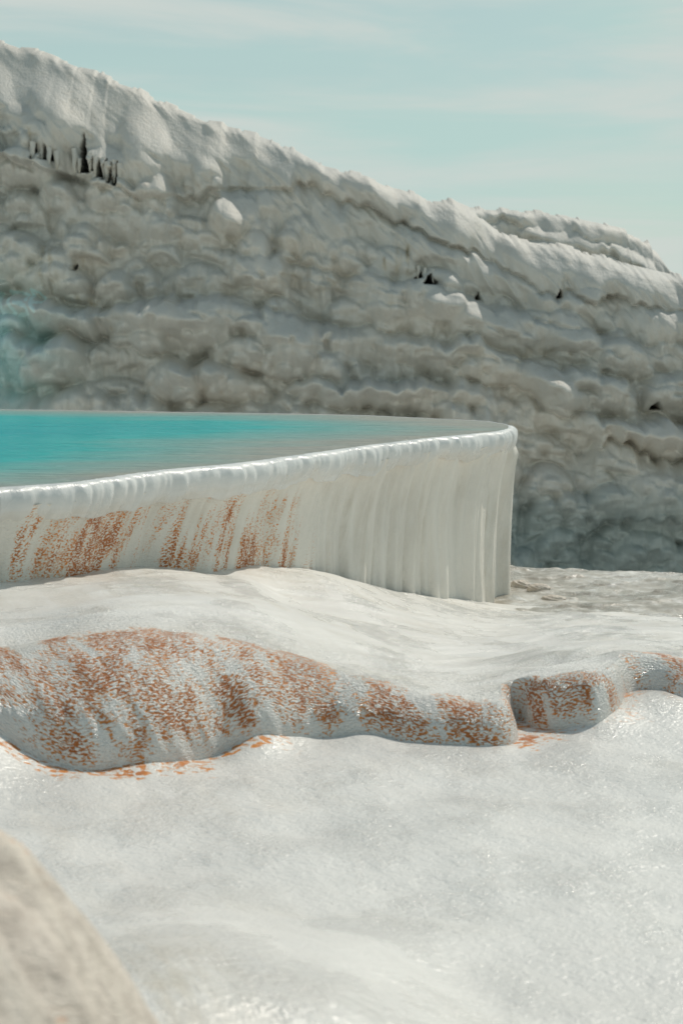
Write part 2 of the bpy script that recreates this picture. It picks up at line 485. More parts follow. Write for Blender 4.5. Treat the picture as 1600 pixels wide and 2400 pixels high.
FU[:, NQ:] = PX[:, NQ:] * .9 + PY[:, NQ:] * .3; FV[:, NQ:] = PY[:, NQ:] * .75 - PX[:, NQ:] * .3
rip_s = np.concatenate([np.ones(NQ), 1 - 0.75 * sst(0.0, 0.3, tt)])[None, :] + 0 * PX
shelf = grid_obj('travertine_terrace', PX, PY, PZ, M_shelf,
                 dict(rust=rust, beige=beige_s, dark=0.0, ripple=rip_s), (FU, FV), flip=False)
tag(shelf, 'low white travertine terrace with rust stained rounded lips, wet shelf below the pool wall', 'rock terrace')

# rust washed onto the ground at the terrace's foot
ring = np.full_like(GX, 9.0)
sub = (GX > -2.2) & (GX < 2.2) & (GY > 4.8) & (GY < 7.2)
sx, sy = GX[sub], GY[sub]
dmin = np.full(sx.shape, 9.0); un = np.zeros(sx.shape)
for i in range(0, NS, 6):
    dd_ = np.hypot(sx - OUT[i, 0], sy - OUT[i, 1])
    b_ = dd_ < dmin
    dmin = np.where(b_, dd_, dmin); un = np.where(b_, ou[i], un)
amt_g = interp(un, [(-700, .6), (0, .75), (80, .6), (200, .6), (330, .75), (450, .6), (520, .35), (620, .4), (700, 0), (1185, 0), (1215, .85), (1290, .7), (1330, .2), (1430, .1), (1470, .3), (1560, .1), (2500, .1)])
rust_g[sub] = np.clip((1 - sst(0.0, 0.16, dmin + 0.10 * fbm(sx * 6, sy * 6, 91, 3))) * amt_g, 0, 1) * 0.75
mud_g = flat * np.clip(.75 + 1.2 * fbm(GX * 1.1, GY * 2.2, 95, 4), 0, 1)
beige_g = np.clip(wetstreak + 0.9 * flat + 0.9 * np.exp(-(((GX + .40) / .22) ** 2 + ((GY - 2.9) / .7) ** 2)), 0, 1)
ground = grid_obj('ground', GX, GY, GZ, M_ground, dict(rust=rust_g, beige=beige_g, dark=0.0, ripple=0.8, mud=mud_g), (GX * 0.8 + GY * 0.25, GY * 0.55 - GX * 0.15))
tag(ground, kind='structure')

# ------------------------------------------------------------------ pool: wall and lip swept round the outline
rim_px = [(0, 1142), (100, 1136), (204, 1127), (300, 1113), (408, 1099), (500, 1091), (600, 1081), (700, 1067), (800, 1053), (880, 1042), (953, 1033), (1040, 1023), (1106, 1017),
          (1160, 1012), (1196, 1006), (1209, 1000), (1203, 994), (1183, 989.5), (1132, 984), (984, 977), (800, 970), (400, 963.5), (0, 957.5)]
rp_ = np.array(rim_px)
rx, ry = on_level(rp_[:, 0], rp_[:, 1], WATER)
ring_pts = [(-4.6, 15.6), (-6.2, 14.0), (-6.6, 11.4), (-5.4, 8.8), (-3.9, 7.4), (-2.6, 6.75), (-1.95, 6.75)]
PT = [(a, b, c) for a, b, c in zip(rx, ry, rp_[:, 0])]
PT = PT + [(a, b, -500.0) for a, b in ring_pts]
PT = np.array(PT + [PT[0]])
RC, s_r = smooth_curve(PT, 2600)
RC = RC[:-1]; s_r = s_r[:-1]
NR = len(RC)
tx = np.gradient(RC[:, 0]); ty = np.gradient(RC[:, 1])
tl = np.hypot(tx, ty)
nx, ny = ty / tl, -tx / tl           # outward (right/near side)
k_ = np.hanning(31)[1:-1]; k_ /= k_.sum()
nx = np.convolve(np.pad(nx, 14, mode='wrap'), k_, 'valid'); ny = np.convolve(np.pad(ny, 14, mode='wrap'), k_, 'valid')
tl = np.hypot(nx, ny); nx /= tl; ny /= tl
front = np.arange(NR) < int(np.argmax(RC[:, 1] > 12.5))
ru = RC[:, 2]
sR = s_r[:, None]
s_tip = s_r[np.argmin(np.hypot(RC[:, 0] - on_level(1209, 1000, WATER)[0], RC[:, 1] - on_level(1209, 1000, WATER)[1]))]
# lip
nl = 60
a = np.linspace(0, 1, nl)
lip_r = 0.045 + 0.014 * fbm(s_r * 2.2, s_r * 0, 101, 3)
lip_r = np.clip(lip_r * 1.25, .035, .085)
prof_o = np.concatenate([np.linspace(-.20, -.05, 10, endpoint=False), -.05 + .05 * np.sin(np.linspace(0, PI / 2, 14, endpoint=False)), .0 - .035 * (1 - np.cos(np.linspace(0, PI * .55, 36)))])
prof_z = np.concatenate([np.linspace(-.10, -.004, 10, endpoint=False), -.004 - .042 * (1 - np.cos(np.linspace(0, PI / 2, 14, endpoint=False))), -.046 - .085 * np.linspace(0, 1, 36) ** 0.9])
sc = (lip_r / 0.045)[:, None]
arcl = np.concatenate([[0], np.cumsum(np.hypot(np.diff(prof_o), np.diff(prof_z)))])[None, :]
strands = 0.014 * (2 * np.abs(pn(sR * 9, arcl * 2.0, 104)) - .5) + 0.017 * fbm(sR * 3.2, arcl * 3.0, 105, 3) + .004 * pn(sR * 26, arcl * 4, 106)
wgt = sst(0.13, 0.24, arcl)
O = prof_o[None, :] * np.where(prof_o > -.05, 1, 1)[None, :] + strands * wgt
Zl = WATER + prof_z[None, :] * np.where(prof_z < -.004, sc, 1.0) + 0.003 * pn(sR * 5, 0 * sR, 107) * sst(.18, .25, arcl)
LX = RC[:, :1] + nx[:, None] * O; LY = RC[:, 1:2] + ny[:, None] * O
basin = bpy.data.objects.new('travertine_pool', None); C.objects.link(basin)
basin.location = (0, 0, 0)
tag(basin, 'raised travertine pool with fluted white wall, rust streaks at left and rounded overflowing lip', 'pool')
rim = grid_obj('rim', LX, LY, Zl, M_rim, dict(rust=0.0, beige=.5 * sst(.25, .33, arcl) + 0 * sR, dark=0.0, ripple=0.5), (arcl * 1.0 + 0 * sR, sR + 0 * arcl), parent=basin, wrap=True)
# wall
nw = 330
b = np.linspace(0, 1, nw)[None, :]
base = np.array([(0, .385), (250, .345), (450, .30), (600, .225), (690, .13), (730, .11), (800, .04), (860, -.03), (980, -.16), (1090, -.30), (1160, -.40), (1205, -.42)])
zb = np.where(s_r <= s_tip, np.interp(ru, base[:, 0], base[:, 1]), -.43)
zb = np.where((s_r > s_tip) & (ru < 1100), -.9, zb)
zb = np.where(ru < -100, .0, zb)
zb = np.convolve(np.pad(zb, 40, mode='wrap'), np.hanning(83)[1:-1] / np.hanning(83).sum(), 'valid') - 0.12
ztop = WATER - 0.075 * (lip_r / 0.045)
WZ = ztop[:, None] + (zb - ztop)[:, None] * b
inset = np.where(s_r <= s_tip, np.interp(ru, [0, 400, 700, 900, 1200], [.20, .19, .16, .14, .13]), .10)
prof = lerp(0.75 * b, 1 - np.exp(-4.5 * b), np.clip(np.interp(ru, [300, 900], [0.3, 1]), 0, 1)[:, None])
fr = np.where(s_r <= s_tip + .6, np.interp(ru, [520, 800], [0.15, 1]), .6)[:, None]
drop = (ztop[:, None] - WZ)
wob = 0.25 * fbm(sR * 1.2, drop * 0.8, 110, 2)
fl1 = 2 * np.abs(pn(sR * 2.7 + wob, drop * 0.16, 111)) - .4
fl2 = 2 * np.abs(pn(sR * 8.0 + wob * 2, drop * 0.3, 112)) - .4
rel = fr * (0.075 * fl1 + 0.028 * fl2) + (1 - fr) * 0.010 * fbm(sR * 3, drop * 2, 113, 3) + 0.004 * fbm(sR * 16, drop * 1.4, 114, 3)
rel = rel * sst(0, 0.12, drop)
WO = 0.002 - inset[:, None] * prof + rel - 0.012
WX = RC[:, :1] + nx[:, None] * WO; WY = RC[:, 1:2] + ny[:, None] * WO
ul = ru[:, None] + 0 * b
hN = (WATER - WZ) / np.maximum(WATER - (zb + .12), .2)[:, None]
lean = sR + 0.22 * drop
stk = sst(-0.15, 0.45, fbm(lean * 4.2, drop * 0.9, 121, 4)) + .65 * sst(-0.1, 0.5, fbm(lean * 14, drop * 1.6, 122, 3))
envw = interp(ru, [(-500, .5), (0, .55), (60, .7), (130, .35), (180, .95), (330, 1.0), (430, .8), (560, .75), (640, .5), (700, .48), (760, .12), (860, 0), (1210, 0)])[:, None] * (s_r <= s_tip)[:, None]
up = sst(0.22, 0.42, hN + 0.10 * fbm(lean * 5, drop * 2, 123, 3)) * (0.55 + 0.6 * sst(0.4, 1.0, hN))
rustw = 1.25 * stk * envw * up
for (bu, bh, r1, r2, k) in ((70, .38, 14, .14, .9), (105, .33, 10, .08, .5), (205, .25, 9, .14, .9), (255, .34, 10, .10, .9), (285, .33, 9, .07, .7), (300, .7, 26, .3, .4), (230, .8, 22, .25, .5), (150, .75, 15, .3, .55), (430, .55, 8, .2, .35), (515, .2, 6, .1, .5), (700, .75, 12, .25, .4), (560, .55, 10, .3, .3), (500, .9, 40, .1, .4)):
    lu = ul + 130 * (hN - .3) * np.interp(ul, [0, 700, 900], [.6, .25, 0])
    rustw = rustw + k * np.exp(-(((lu - bu - 8 * fbm(sR * 8, drop * 5, 124, 3)) / r1) ** 2 + ((hN - bh - .04 * fbm(sR * 9, drop * 7, 125, 3)) / r2) ** 2)) * (s_r <= s_tip)[:, None]
crease = 1 - sst(0.0, .16, np.abs(pn(sR * 2.7 + wob, drop * 0.16, 111)))
beige_w = .75 * np.clip(0.30 + 0.9 * fbm(sR * 5, drop * .5, 126, 3) + .7 * crease * fr, 0, 1) * sst(0.08, 0.45, hN)
wall = grid_obj('wall', WX, WY, WZ, M_wall, dict(rust=np.clip(rustw, 0, .66), beige=beige_w, dark=0.0, ripple=lerp(1.0, .45, fr) + 0 * b), (lean, drop), parent=basin, wrap=True)

# water: one sheet inside the lip, its depth growing away from the shore
cx, cy = -2.6, 11.2
nt = 110
t_ = np.linspace(0, 1, nt)[None, :] ** 0.6
inx = RC[:, :1] - nx[:, None] * 0.0525; iny = RC[:, 1:2] - ny[:, None] * 0.0525
WXx = cx + (inx - cx) * t_; WYy = cy + (iny - cy) * t_
ed = np.hypot(inx - WXx, iny - WYy)
depth = sst(0, 1, 1) * (1 - np.exp(-ed / 2.6))
# the deep, blue part lies to the left
depth = depth * np.clip(np.interp(WXx, [-3.4, -1.0, 0.2, 1.2], [1.15, .85, .50, .22]), 0, 1.2)
water = grid_obj('water', WXx[::3], WYy[::3], np.full_like(WXx[::3], WATER - 0.0056), M_water, dict(depth=depth[::3]), wrap=True, flip=False)
tag(water, kind='structure')

# ------------------------------------------------------------------ the draped cliff
LEAN, YC, SKEW = 0.24, 46.0, -0.10


def on_cliff(u, v, yc=YC, skew=SKEW, lean=LEAN):
    dx, dy, dz = ray(u, v)
    t = (yc + lean * CAM[2]) / (dy - skew * dx - lean * dz)
    return t * dx, CAM[2] + t * dz


def px_line(pts, **k):
    p = np.array(pts, float)
    x, z = on_cliff(p[:, 0], p[:, 1], **k)
    return x, z


def add_lobes(R, xs, zs, x0, z0, w, h, d, shear):
    """pillow: blunt rounded top, curtain below, cut back sharply underneath"""
    dxs = xs[1] - xs[0]
    for k in range(len(x0)):
        i0 = np.searchsorted(xs, x0[k] - w[k] - abs(shear[k]) * h[k]); i1 = np.searchsorted(xs, x0[k] + w[k] + abs(shear[k]) * h[k])
        if i1 - i0 < 2:
            continue
        yield i0, i1, k


def cliff_relief(XX, TT, ZZ, x0, z0, w, h, d, shear, rot, base=0.0):
    R = np.full(XX.shape, base)
    xs = XX[:, 0]
    for k in range(len(x0)):
        ext = w[k] + abs(shear[k]) * h[k]
        i0, i1 = np.searchsorted(xs, [x0[k] - ext, x0[k] + ext])
        if i1 - i0 < 2:
            continue
        zcol = ZZ[(i0 + i1) // 2]
        j0, j1 = np.searchsorted(zcol, [z0[k] - 0.9, z0[k] + h[k] + 0.9])
        if j1 - j0 < 2:
            continue
        X = XX[i0:i1, j0:j1]; Z = ZZ[i0:i1, j0:j1]
        bb = (Z - z0[k] - rot[k] * (X - x0[k])) / h[k]
        aa = (X - x0[k] + shear[k] * (Z - z0[k])) / w[k]
        bb = bb + 0.22 * aa * aa - 0.02
        tb = np.clip((bb - 0.58) / 0.42, 0, 2)
        dome = np.sqrt(np.clip(1 - np.abs(aa) ** 2.4 - tb * tb, 0, 1))
        bot = np.clip(bb / 0.10, 0, 1) ** 0.6
        lobe = d[k] * dome * bot * (0.40 + 0.60 * np.clip(bb / .6, 0, 1))
        sub_ = R[i0:i1, j0:j1]
        np.maximum(sub_, lobe, out=sub_)
    return R


def jitter_cells(xa, xb, za, zb, cw, ch, seed):
    r = np.random.default_rng(seed)
    nx_, nz_ = int((xb - xa) / cw), int((zb - za) / ch)
    ii, jj = np.meshgrid(np.arange(nx_), np.arange(nz_), indexing='ij')
    x = xa + (ii + 0.5 * (jj % 2) + r.uniform(-.48, .48, ii.shape)) * cw
    z = za + (jj + r.uniform(-.48, .48, ii.shape)) * ch
    return x.ravel(), z.ravel(), r


def build_cliff(name, yc, skew, lean, sil, xr, zbase, nxs, nzs, bands, seed, scale=1.0, back=9.0):
    sxx, szz = px_line(sil, yc=yc, skew=skew, lean=lean)
    xs = np.linspace(xr[0], xr[1], nxs)
    crest = np.interp(xs, sxx, szz)
    lo = xs < sxx[0]; hi = xs > sxx[-1]
    crest = np.where(lo, szz[0] + (sxx[0] - xs) * .12, crest)
    crest = np.where(hi, szz[-1] - (xs - sxx[-1]) * .35, crest)
    t = np.linspace(0, 1, nzs)
    ZZ = zbase + (crest - zbase)[:, None] * t[None, :]
    XX = np.repeat(xs[:, None], nzs, 1)
    below = crest[:, None] - ZZ
    R = np.zeros_like(XX)
    edge_dark = np.zeros_like(XX)
    # the great ledges: each bulges out over the next one below
    lines = []
    for i, (pts, P) in enumerate(bands):
        bxx, bzz = px_line(pts, yc=yc, skew=skew, lean=lean)
        zl = np.interp(xs, bxx, bzz)
        zl = zl - np.where(xs < bxx[0], (xs - bxx[0]) * .05, 0) - np.where(xs > bxx[-1], (xs - bxx[-1]) * .12, 0)
        zl = zl + scale * (.38 * np.abs(pn(xs * .75 / scale, xs * 0 + i, seed + i)) + .25 * np.abs(pn(xs * 2.1 / scale, xs * 0 + i, seed + 9 + i)) - .25 + .22 * fbm(xs * .8 / scale, xs * 0 + 7 * i, seed + 30 + i, 3)) * 1.0
        lines.append((zl, P))
    prev = crest
    for i, (zl, P) in enumerate(lines):
        zl = np.minimum(zl, prev - .35 * scale)
        upz = prev
        reln = (ZZ - zl[:, None]) / np.maximum(upz - zl, .3)[:, None]
        Pm = (P * np.clip(0.75 + 1.1 * fbm(xs * .30 / scale, xs * 0 + 3 * i, seed + 60 + i, 3), .12, 1.2))[:, None]
        rc = np.clip(reln, 0, 1)
        if i == 0:      # the cap: rolls over from the crest, then hangs as a curtain that draws in downwards
            pr = np.where(rc > .5, 1 - np.clip((rc - .5) / .5, 0, 1) ** 1.5, 1 - .38 * (1 - rc / .5) ** 1.6) * Pm
        else:           # blunt round top, face drawing in downwards
            tp = np.clip((rc - .68) / .32, 0, 1)
            pr = Pm * np.sqrt(np.clip(1 - tp * tp, 0, 1)) * (.25 + .75 * np.clip(rc / .7, 0, 1) ** .8)
        R += np.where((reln >= 0) & (reln < 1), pr, 0)
        prev = zl
    # pillows in three sizes
    lobes = []
    for (cw, ch, wr, hr, dr, sd) in ((1.10, .9, (.45, 1.0), (.7, 1.4), (.30, .85), 1), (.45, .42, (.22, .42), (.32, .75), (.14, .36), 2), (.25, .23, (.11, .22), (.16, .42), (.05, .14), 3)):
        x, z, r = jitter_cells(xr[0], xr[1], zbase, crest.max() + .5, cw * scale, ch * scale, seed + 100 + sd)
        n = len(x)
        cz = np.interp(x, xs, crest)
        capd = cz - z
        w = r.uniform(*wr, n) * scale; h = r.uniform(*hr, n) * scale; d = r.uniform(*dr, n) * scale
        capk = np.clip(1 - capd / (3.2 * scale), 0, 1)
        h = h * (1 + 1.3 * capk); w = w * (1 - .25 * capk); d = d * (1 - .35 * capk)
        shear = -r.uniform(-.12, .14, n) + .55 * capk
        rot = -np.interp(capd, [0, 3, 7], [.30, .20, .05]) * r.uniform(.4, 1.4, n)
        keep = z + h < cz + .25 * scale
        lobes.append([v[keep] for v in (x, z, w, h, d, shear, rot)])
    capf = 1 - sst(0, 3.0 * scale, below)
    l1 = cliff_relief(XX, None, ZZ, *lobes[0])
    l2 = cliff_relief(XX, None, ZZ, *lobes[1])
    l3 = cliff_relief(XX, None, ZZ, *lobes[2])
    ragged = np.clip(.5 + 1.2 * fbm(XX * .25, ZZ * .4, seed + 200, 3), 0, 1)
    R += 1.15 * l1 * (1 - .8 * capf) + 1.15 * l2 * (1 - .85 * capf) * lerp(.75, 1.1, ragged) + .75 * l3 * (1 - .92 * capf) * lerp(.4, 1.1, ragged)
    # fluting of the curtains
    wv = XX + .18 * fbm(XX * .8, ZZ * .5, seed + 201, 2) + .45 * capf * ZZ
    R += scale * ((.04 + .06 * capf * sst(.1, 1.2, below)) * 1.7 * np.abs(pn(wv * 2.3 / scale, ZZ * .25, seed + 207)) + .055 * (2 * np.abs(pn(wv * 4.4 / scale, ZZ * .35, seed + 202)) - .5) + .012 * pn(wv * 9 / scale, ZZ * .7, seed + 203))
    R += .5 * scale * fbm(XX * .22, ZZ * .3, seed + 205, 3)
    # no tier may jut out further than the slope of the whole face lets it: everything stays tucked under what is above
    KS = .52
    kx = np.hanning(9)[1:-1]; kx /= kx.sum()
    Fw = R - lean * ZZ
    G = Fw + KS * ZZ
    wlim = .93 * np.clip((below - .10) / .35, 0, 1)
    for jz in range(nzs - 2, -1, -1):
        lim = np.convolve(np.pad(G[:, jz + 1], 3, mode='edge'), kx, 'valid') + .002
        Fw[:, jz] += wlim[:, jz] * np.minimum(0, lim - KS * ZZ[:, jz] - Fw[:, jz])
        G[:, jz] = np.maximum(G[:, jz + 1], Fw[:, jz] + KS * ZZ[:, jz])
    R = Fw + lean * ZZ
    for ax in (0, 1):
        for _ in range(2):
            Rp = np.pad(R, [(1, 1) if k == ax else (0, 0) for k in (0, 1)], mode='edge')
            R = (.25 * Rp[:-2] + .5 * Rp[1:-1] + .25 * Rp[2:]) if ax == 0 else (.25 * Rp[:, :-2] + .5 * Rp[:, 1:-1] + .25 * Rp[:, 2:])
    # rounding over into the top
    rr = 0.25 * scale
    rd = np.clip(1 - below / rr, 0, 1)
    yroll = 0.45 * scale * (1 - np.sqrt(np.clip(1 - rd ** 2, 0, 1))) + rd * .1
    # little terraced steps along the crest
    lat = sst(0, .5, rd)
    R = R * (1 - .3 * rd ** 2)
    ZZ2 = ZZ + scale * rd ** 2 * (.10 * np.round(2.2 * fbm(XX * 1.4, ZZ * 0 + 4, seed + 206, 3)) / 1.6)
    YY = yc + skew * XX + lean * ZZ - R + yroll
    return xs, XX, YY, ZZ, ZZ2, R, below, crest


sil = [(-300, 60), (-60, 78), (0, 92), (10, 95), (42, 106), (48, 108), (95, 112), (130, 126), (140, 133), (178, 146), (182, 150), (222, 158), (228, 164), (256, 172), (260, 181), (310, 197), (360, 225), (430, 255), (478, 275), (520, 279), (530, 290), (600, 303), (606, 312), (680, 340), (760, 385), (790, 393), (860, 410),
       (920, 437), (980, 452), (995, 462), (1060, 465), (1075, 474), (1110, 488), (1160, 530), (1200, 552), (1300, 568), (1400, 592), (1500, 622), (1560, 636), (1600, 645), (1800, 700)]
bandA = [(-300, 340), (0, 358), (100, 388), (210, 408), (290, 448), (430, 468), (500, 452), (600, 420), (700, 432), (800, 460), (900, 500), (1000, 540), (1100, 570), (1200, 640), (1300, 690), (1450, 700), (1600, 720)]
bandB = [(-300, 590), (0, 565), (204, 545), (300, 560), (459, 570), (561, 585), (765, 618), (850, 635), (943, 648), (1014, 660), (1116, 696), (1223, 716), (1310, 752), (1387, 760), (1489, 785), (1600, 800)]
bandC = [(-300, 690), (0, 678), (102, 682), (189, 715), (300, 700), (450, 690), (587, 704), (800, 748), (897, 767), (1020, 777), (1150, 800), (1300, 850), (1450, 880), (1600, 900)]
bandD = [(-300, 780), (0, 770), (150, 770), (245, 785), (423, 828), (633, 862), (740, 885), (900, 880), (1004, 874), (1137, 880), (1285, 935), (1420, 960), (1600, 985)]
bandE = [(-300, 900), (0, 895), (300, 905), (600, 935), (800, 940), (1000, 960), (1200, 1020), (1290, 1050), (1400, 1030), (1600, 1070)]
bandF = [(-300, 1150), (800, 1150), (1150, 1180), (1300, 1190), (1450, 1210), (1600, 1200)]
xs, XX, YY, ZZ, ZZ2, R, below, crest = build_cliff('cliff', YC, SKEW, LEAN, sil, (-15.0, 17.0), -6.4, 1050, 560,
                                                   [(bandA, 1.15), (bandB, .75), (bandC, .85), (bandD, 1.7), (bandE, 1.4), (bandF, 1.2)], 300)
dark = np.zeros_like(XX); och = np.zeros_like(XX); teal = np.zeros_like(XX)


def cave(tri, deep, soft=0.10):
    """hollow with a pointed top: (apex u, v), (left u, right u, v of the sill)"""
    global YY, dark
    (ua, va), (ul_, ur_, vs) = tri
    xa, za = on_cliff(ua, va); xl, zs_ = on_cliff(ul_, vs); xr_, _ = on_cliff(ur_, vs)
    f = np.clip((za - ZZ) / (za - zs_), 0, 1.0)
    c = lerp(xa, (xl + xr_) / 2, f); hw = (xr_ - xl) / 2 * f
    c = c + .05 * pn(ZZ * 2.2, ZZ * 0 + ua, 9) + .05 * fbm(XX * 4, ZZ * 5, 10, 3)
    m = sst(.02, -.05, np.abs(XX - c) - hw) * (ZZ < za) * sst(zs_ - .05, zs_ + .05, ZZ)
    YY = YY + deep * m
    dark = np.maximum(dark, m * .78)  # shade inside the hollow, painted into the colour as near-black


for trio in (((128, 352), (118, 148, 386)), ((110, 352), (98, 110, 386)), ((214, 325), (196, 226, 412)), ((240, 380), (227, 240, 408)), ((252, 385), (243, 258, 425)),
             ((267, 385), (256, 266, 432)), ((278, 392), (269, 278, 440)), ((289, 388), (281, 292, 444)),
             ((985, 640), (968, 985, 654)), ((1003, 645), (985, 1020, 668)), ((1118, 685), (1113, 1121, 702)), ((1303, 680), (1297, 1310, 698)), ((1525, 938), (1510, 1538, 956)), ((190, 622), (184, 194, 636))):
    cave(trio, 1.5)
# ochre and dark run marks below some ledges
for (u0, v0, u1, v1, wpx, k) in ((937, 575, 930, 645, 8, .9), (952, 570, 948, 650, 5, .9), (896, 600, 900, 640, 6, .7), (120, 550, 135, 690, 22, .6), (205, 600, 200, 640, 30, .35), (185, 690, 230, 720, 30, .5), (400, 650, 420, 720, 18, .5), (1305, 650, 1302, 690, 8, .8),
                                 (95, 300, 97, 370, 6, .5), (270, 715, 275, 790, 8, .5), (1535, 1180, 1540, 1230, 50, .35), (1380, 1190, 1400, 1200, 40, .3)):
    xa, za = on_cliff(u0, v0); xb_, zb_ = on_cliff(u1, v1)
    f = (za - ZZ) / (za - zb_)
    m = np.exp(-((XX - lerp(xa, xb_, f)) / (wpx * .011)) ** 2) * sst(0, .3, f) * (1 - sst(.8, 1.1, f))
    och = np.maximum(och, k * m * np.clip(.6 + 1.3 * pn(XX * 6, ZZ * 2, 401), 0, 1))
    dark = np.maximum(dark, .45 * k * m * sst(.1, .6, pn(XX * 9, ZZ * 3, 402)))
# under-ledge grime
och = np.maximum(och, .15 * (1 - sst(0, 2.5, np.abs(below - 3.2))) * sst(0, .5, fbm(XX * .5, ZZ * .8, 404, 3)))
# blue-green reflected light painted into the colour at the left foot
xt, zt = on_cliff(-40, 850)
teal = np.clip(np.exp(-(((XX - xt) / 1.9) ** 2 + ((ZZ - zt) / 2.0) ** 2)) * (1.15 + 1.2 * fbm(XX * 1.3, ZZ * 1.3, 405, 4)), 0, 1) * .8
# shade at the foot of the cliff, painted into its colour
foot_shade = sst(-1.6, -3.6, ZZ + .9 * fbm(XX * .5, ZZ * .5, 410, 4)) * .75
# pale painted strokes on the blue-green ledge at the left
pale = np.zeros_like(XX)
for pts, wd in (([(87, 682), (111, 733)], 4.0), ([(90, 682), (108, 689), (119, 701), (120, 710), (104, 713)], 3.6), ([(32, 684), (60, 738)], 4.6), ([(32, 684), (60, 687), (78, 693), (84, 706)], 4.4),
                ([(60, 712), (75, 715), (90, 724), (91, 737), (70, 741)], 5.0), ([(10, 690), (32, 737)], 5.0)):
    for (ua, va), (ub, vb) in zip(pts[:-1], pts[1:]):
        xa, za = on_cliff(ua, va); xb_, zb_ = on_cliff(ub, vb)
        tt_ = np.clip(((XX - xa) * (xb_ - xa) + (ZZ - za) * (zb_ - za)) / ((xb_ - xa) ** 2 + (zb_ - za) ** 2), 0, 1)
        dd_ = np.hypot(XX - xa - tt_ * (xb_ - xa), ZZ - za - tt_ * (zb_ - za))
        pale = np.maximum(pale, 1 - sst(wd * .0085, wd * .0145, dd_ + .02 * pn(XX * 12, ZZ * 12, 411)))
pale *= .8
# back of the crest
nb = 14
kb = np.linspace(0, 1, nb + 1)[1:]
BX = np.repeat(xs[:, None], nb, 1)
BY = YY[:, -1:] + 22 * kb[None, :] ** 1.5
BZ = ZZ2[:, -1:] - 3.0 * kb[None, :]
def ext(A, v=0.0): return np.hstack([A, np.full((len(xs), nb), v)])
cl = grid_obj('cliff', np.hstack([XX, BX]), np.hstack([YY, BY]), np.hstack([ZZ2, BZ]), M_cliff, dict(rust=ext(och), dark=ext(dark), teal=ext(teal), foot_shade=ext(foot_shade), pale=ext(pale)))
tag(cl, kind='structure')
# stalactites hanging from the edge of the cap, between the hollows
for (u, vt, vb, wpx) in ((104, 362, 402, 11), (120, 372, 396, 8), (138, 372, 408, 10), (155, 380, 410, 12), (192, 372, 415, 12), (203, 395, 420, 7), (230, 385, 415, 10), (242, 392, 428, 8), (260, 395, 436, 9), (268, 405, 444, 7), (283, 400, 440, 9), (296, 408, 446, 10),
                         (976, 640, 660, 7), (990, 645, 664, 6), (1010, 648, 668, 6)):
    xt_, zt_ = on_cliff(u, vt); _, zb2 = on_cliff(u, vb)
    ii = int(np.clip(np.searchsorted(xs, xt_), 0, len(xs) - 1)); jj = int(np.clip(np.searchsorted(ZZ[ii], zt_ + .1), 0, ZZ.shape[1] - 1))
    y0 = float(np.min(YY[max(0, ii - 8):ii + 8, jj])) + .05
    th = np.linspace(0, 2 * PI, 20, endpoint=False)[:, None]; kk = np.linspace(0, 1, 30)[None, :]
    rr_ = wpx * .0115 * .55 * (1 - .9 * kk ** 2.6) * (1 + .25 * pn(np.cos(th) * 1.5 + u, kk * 4 + np.sin(th), 500)) + .004
    L_ = float(zt_ - zb2) + .15
    grid_obj('stalactite', xt_ + rr_ * np.cos(th) + .03 * pn(kk * 2, kk * 0 + u, 501), y0 + rr_ * np.sin(th) + 0 * kk, zt_ + .15 - L_ * kk + 0 * th, M_cliff,
             dict(rust=.4 * kk + 0 * th, dark=0.0, teal=0.0), parent=cl, wrap=True, flip=True)

# far ridge behind the cliff's shoulder
sil2 = [(900, 470), (1110, 484), (1180, 486), (1190, 489), (1250, 491), (1330, 503), (1335, 506), (1420, 524), (1465, 533), (1468, 545), (1498, 552), (1502, 560), (1522, 563), (1526, 583), (1540, 590), (1548, 602), (1562, 628), (1600, 650), (1800, 700)]
b2 = [([(900, 500), (1110, 512), (1200, 520), (1330, 540), (1470, 575), (1600, 680)], .8), ([(900, 545), (1130, 535), (1250, 555), (1400, 590), (1500, 625), (1600, 720)], 1.0), ([(900, 640), (1600, 760)], .9)]
xs2, X2, Y2, Z2, Z22, R2, bel2, cr2 = build_cliff('hill', 66.0, .30, .5, sil2, (-2, 19), -5.0, 620, 300, b2, 700, 1.1)
hill = grid_obj('hill', X2, Y2, Z22, M_cliff, dict(rust=0.0, dark=0.0, teal=0.0))
tag(hill, kind='structure')

# ------------------------------------------------------------------ near rock at the lower left
def mound(name, loc, size, seed, mat, lump, rustk=0.0, beigek=.6, n=150, rot=0.0, ripple=.5):
    th = np.linspace(0, 2 * PI, n * 2, endpoint=False)[:, None]; ph = np.linspace(PI / 2, -PI * .18, n)[None, :]
    cx_ = np.cos(ph) * np.cos(th); cy_ = np.cos(ph) * np.sin(th); cz_ = np.sin(ph) + 0 * th
    r = 1 + lump * (fbm(cx_ * 1.7 + 3 * cz_, cy_ * 1.7 - 2 * cz_, seed, 3)) + lump * .35 * fbm(cx_ * 6 + 4 * cz_, cy_ * 6, seed + 9, 3)
    x = cx_ * r * size[0]; y = cy_ * r * size[1]; z = cz_ * r * size[2]
    ca, sa = math.cos(rot), math.sin(rot)
    xw = loc[0] + ca * x - sa * y; yw = loc[1] + sa * x + ca * y
    o = grid_obj(name, xw - loc[0], yw - loc[1], z, mat, dict(rust=rustk * np.clip(fbm(cx_ * 3, cz_ * 3 + cy_, seed + 5, 3), 0, 1), beige=np.clip(beigek + .8 * fbm(cx_ * 2, cy_ * 2 + cz_, seed + 7, 3), 0, 1), dark=0.0, ripple=ripple),
                 (x * .9 + y * .5, z * 1.0 + y * .4), wrap=True, flip=True)
    o.location = loc
    return o


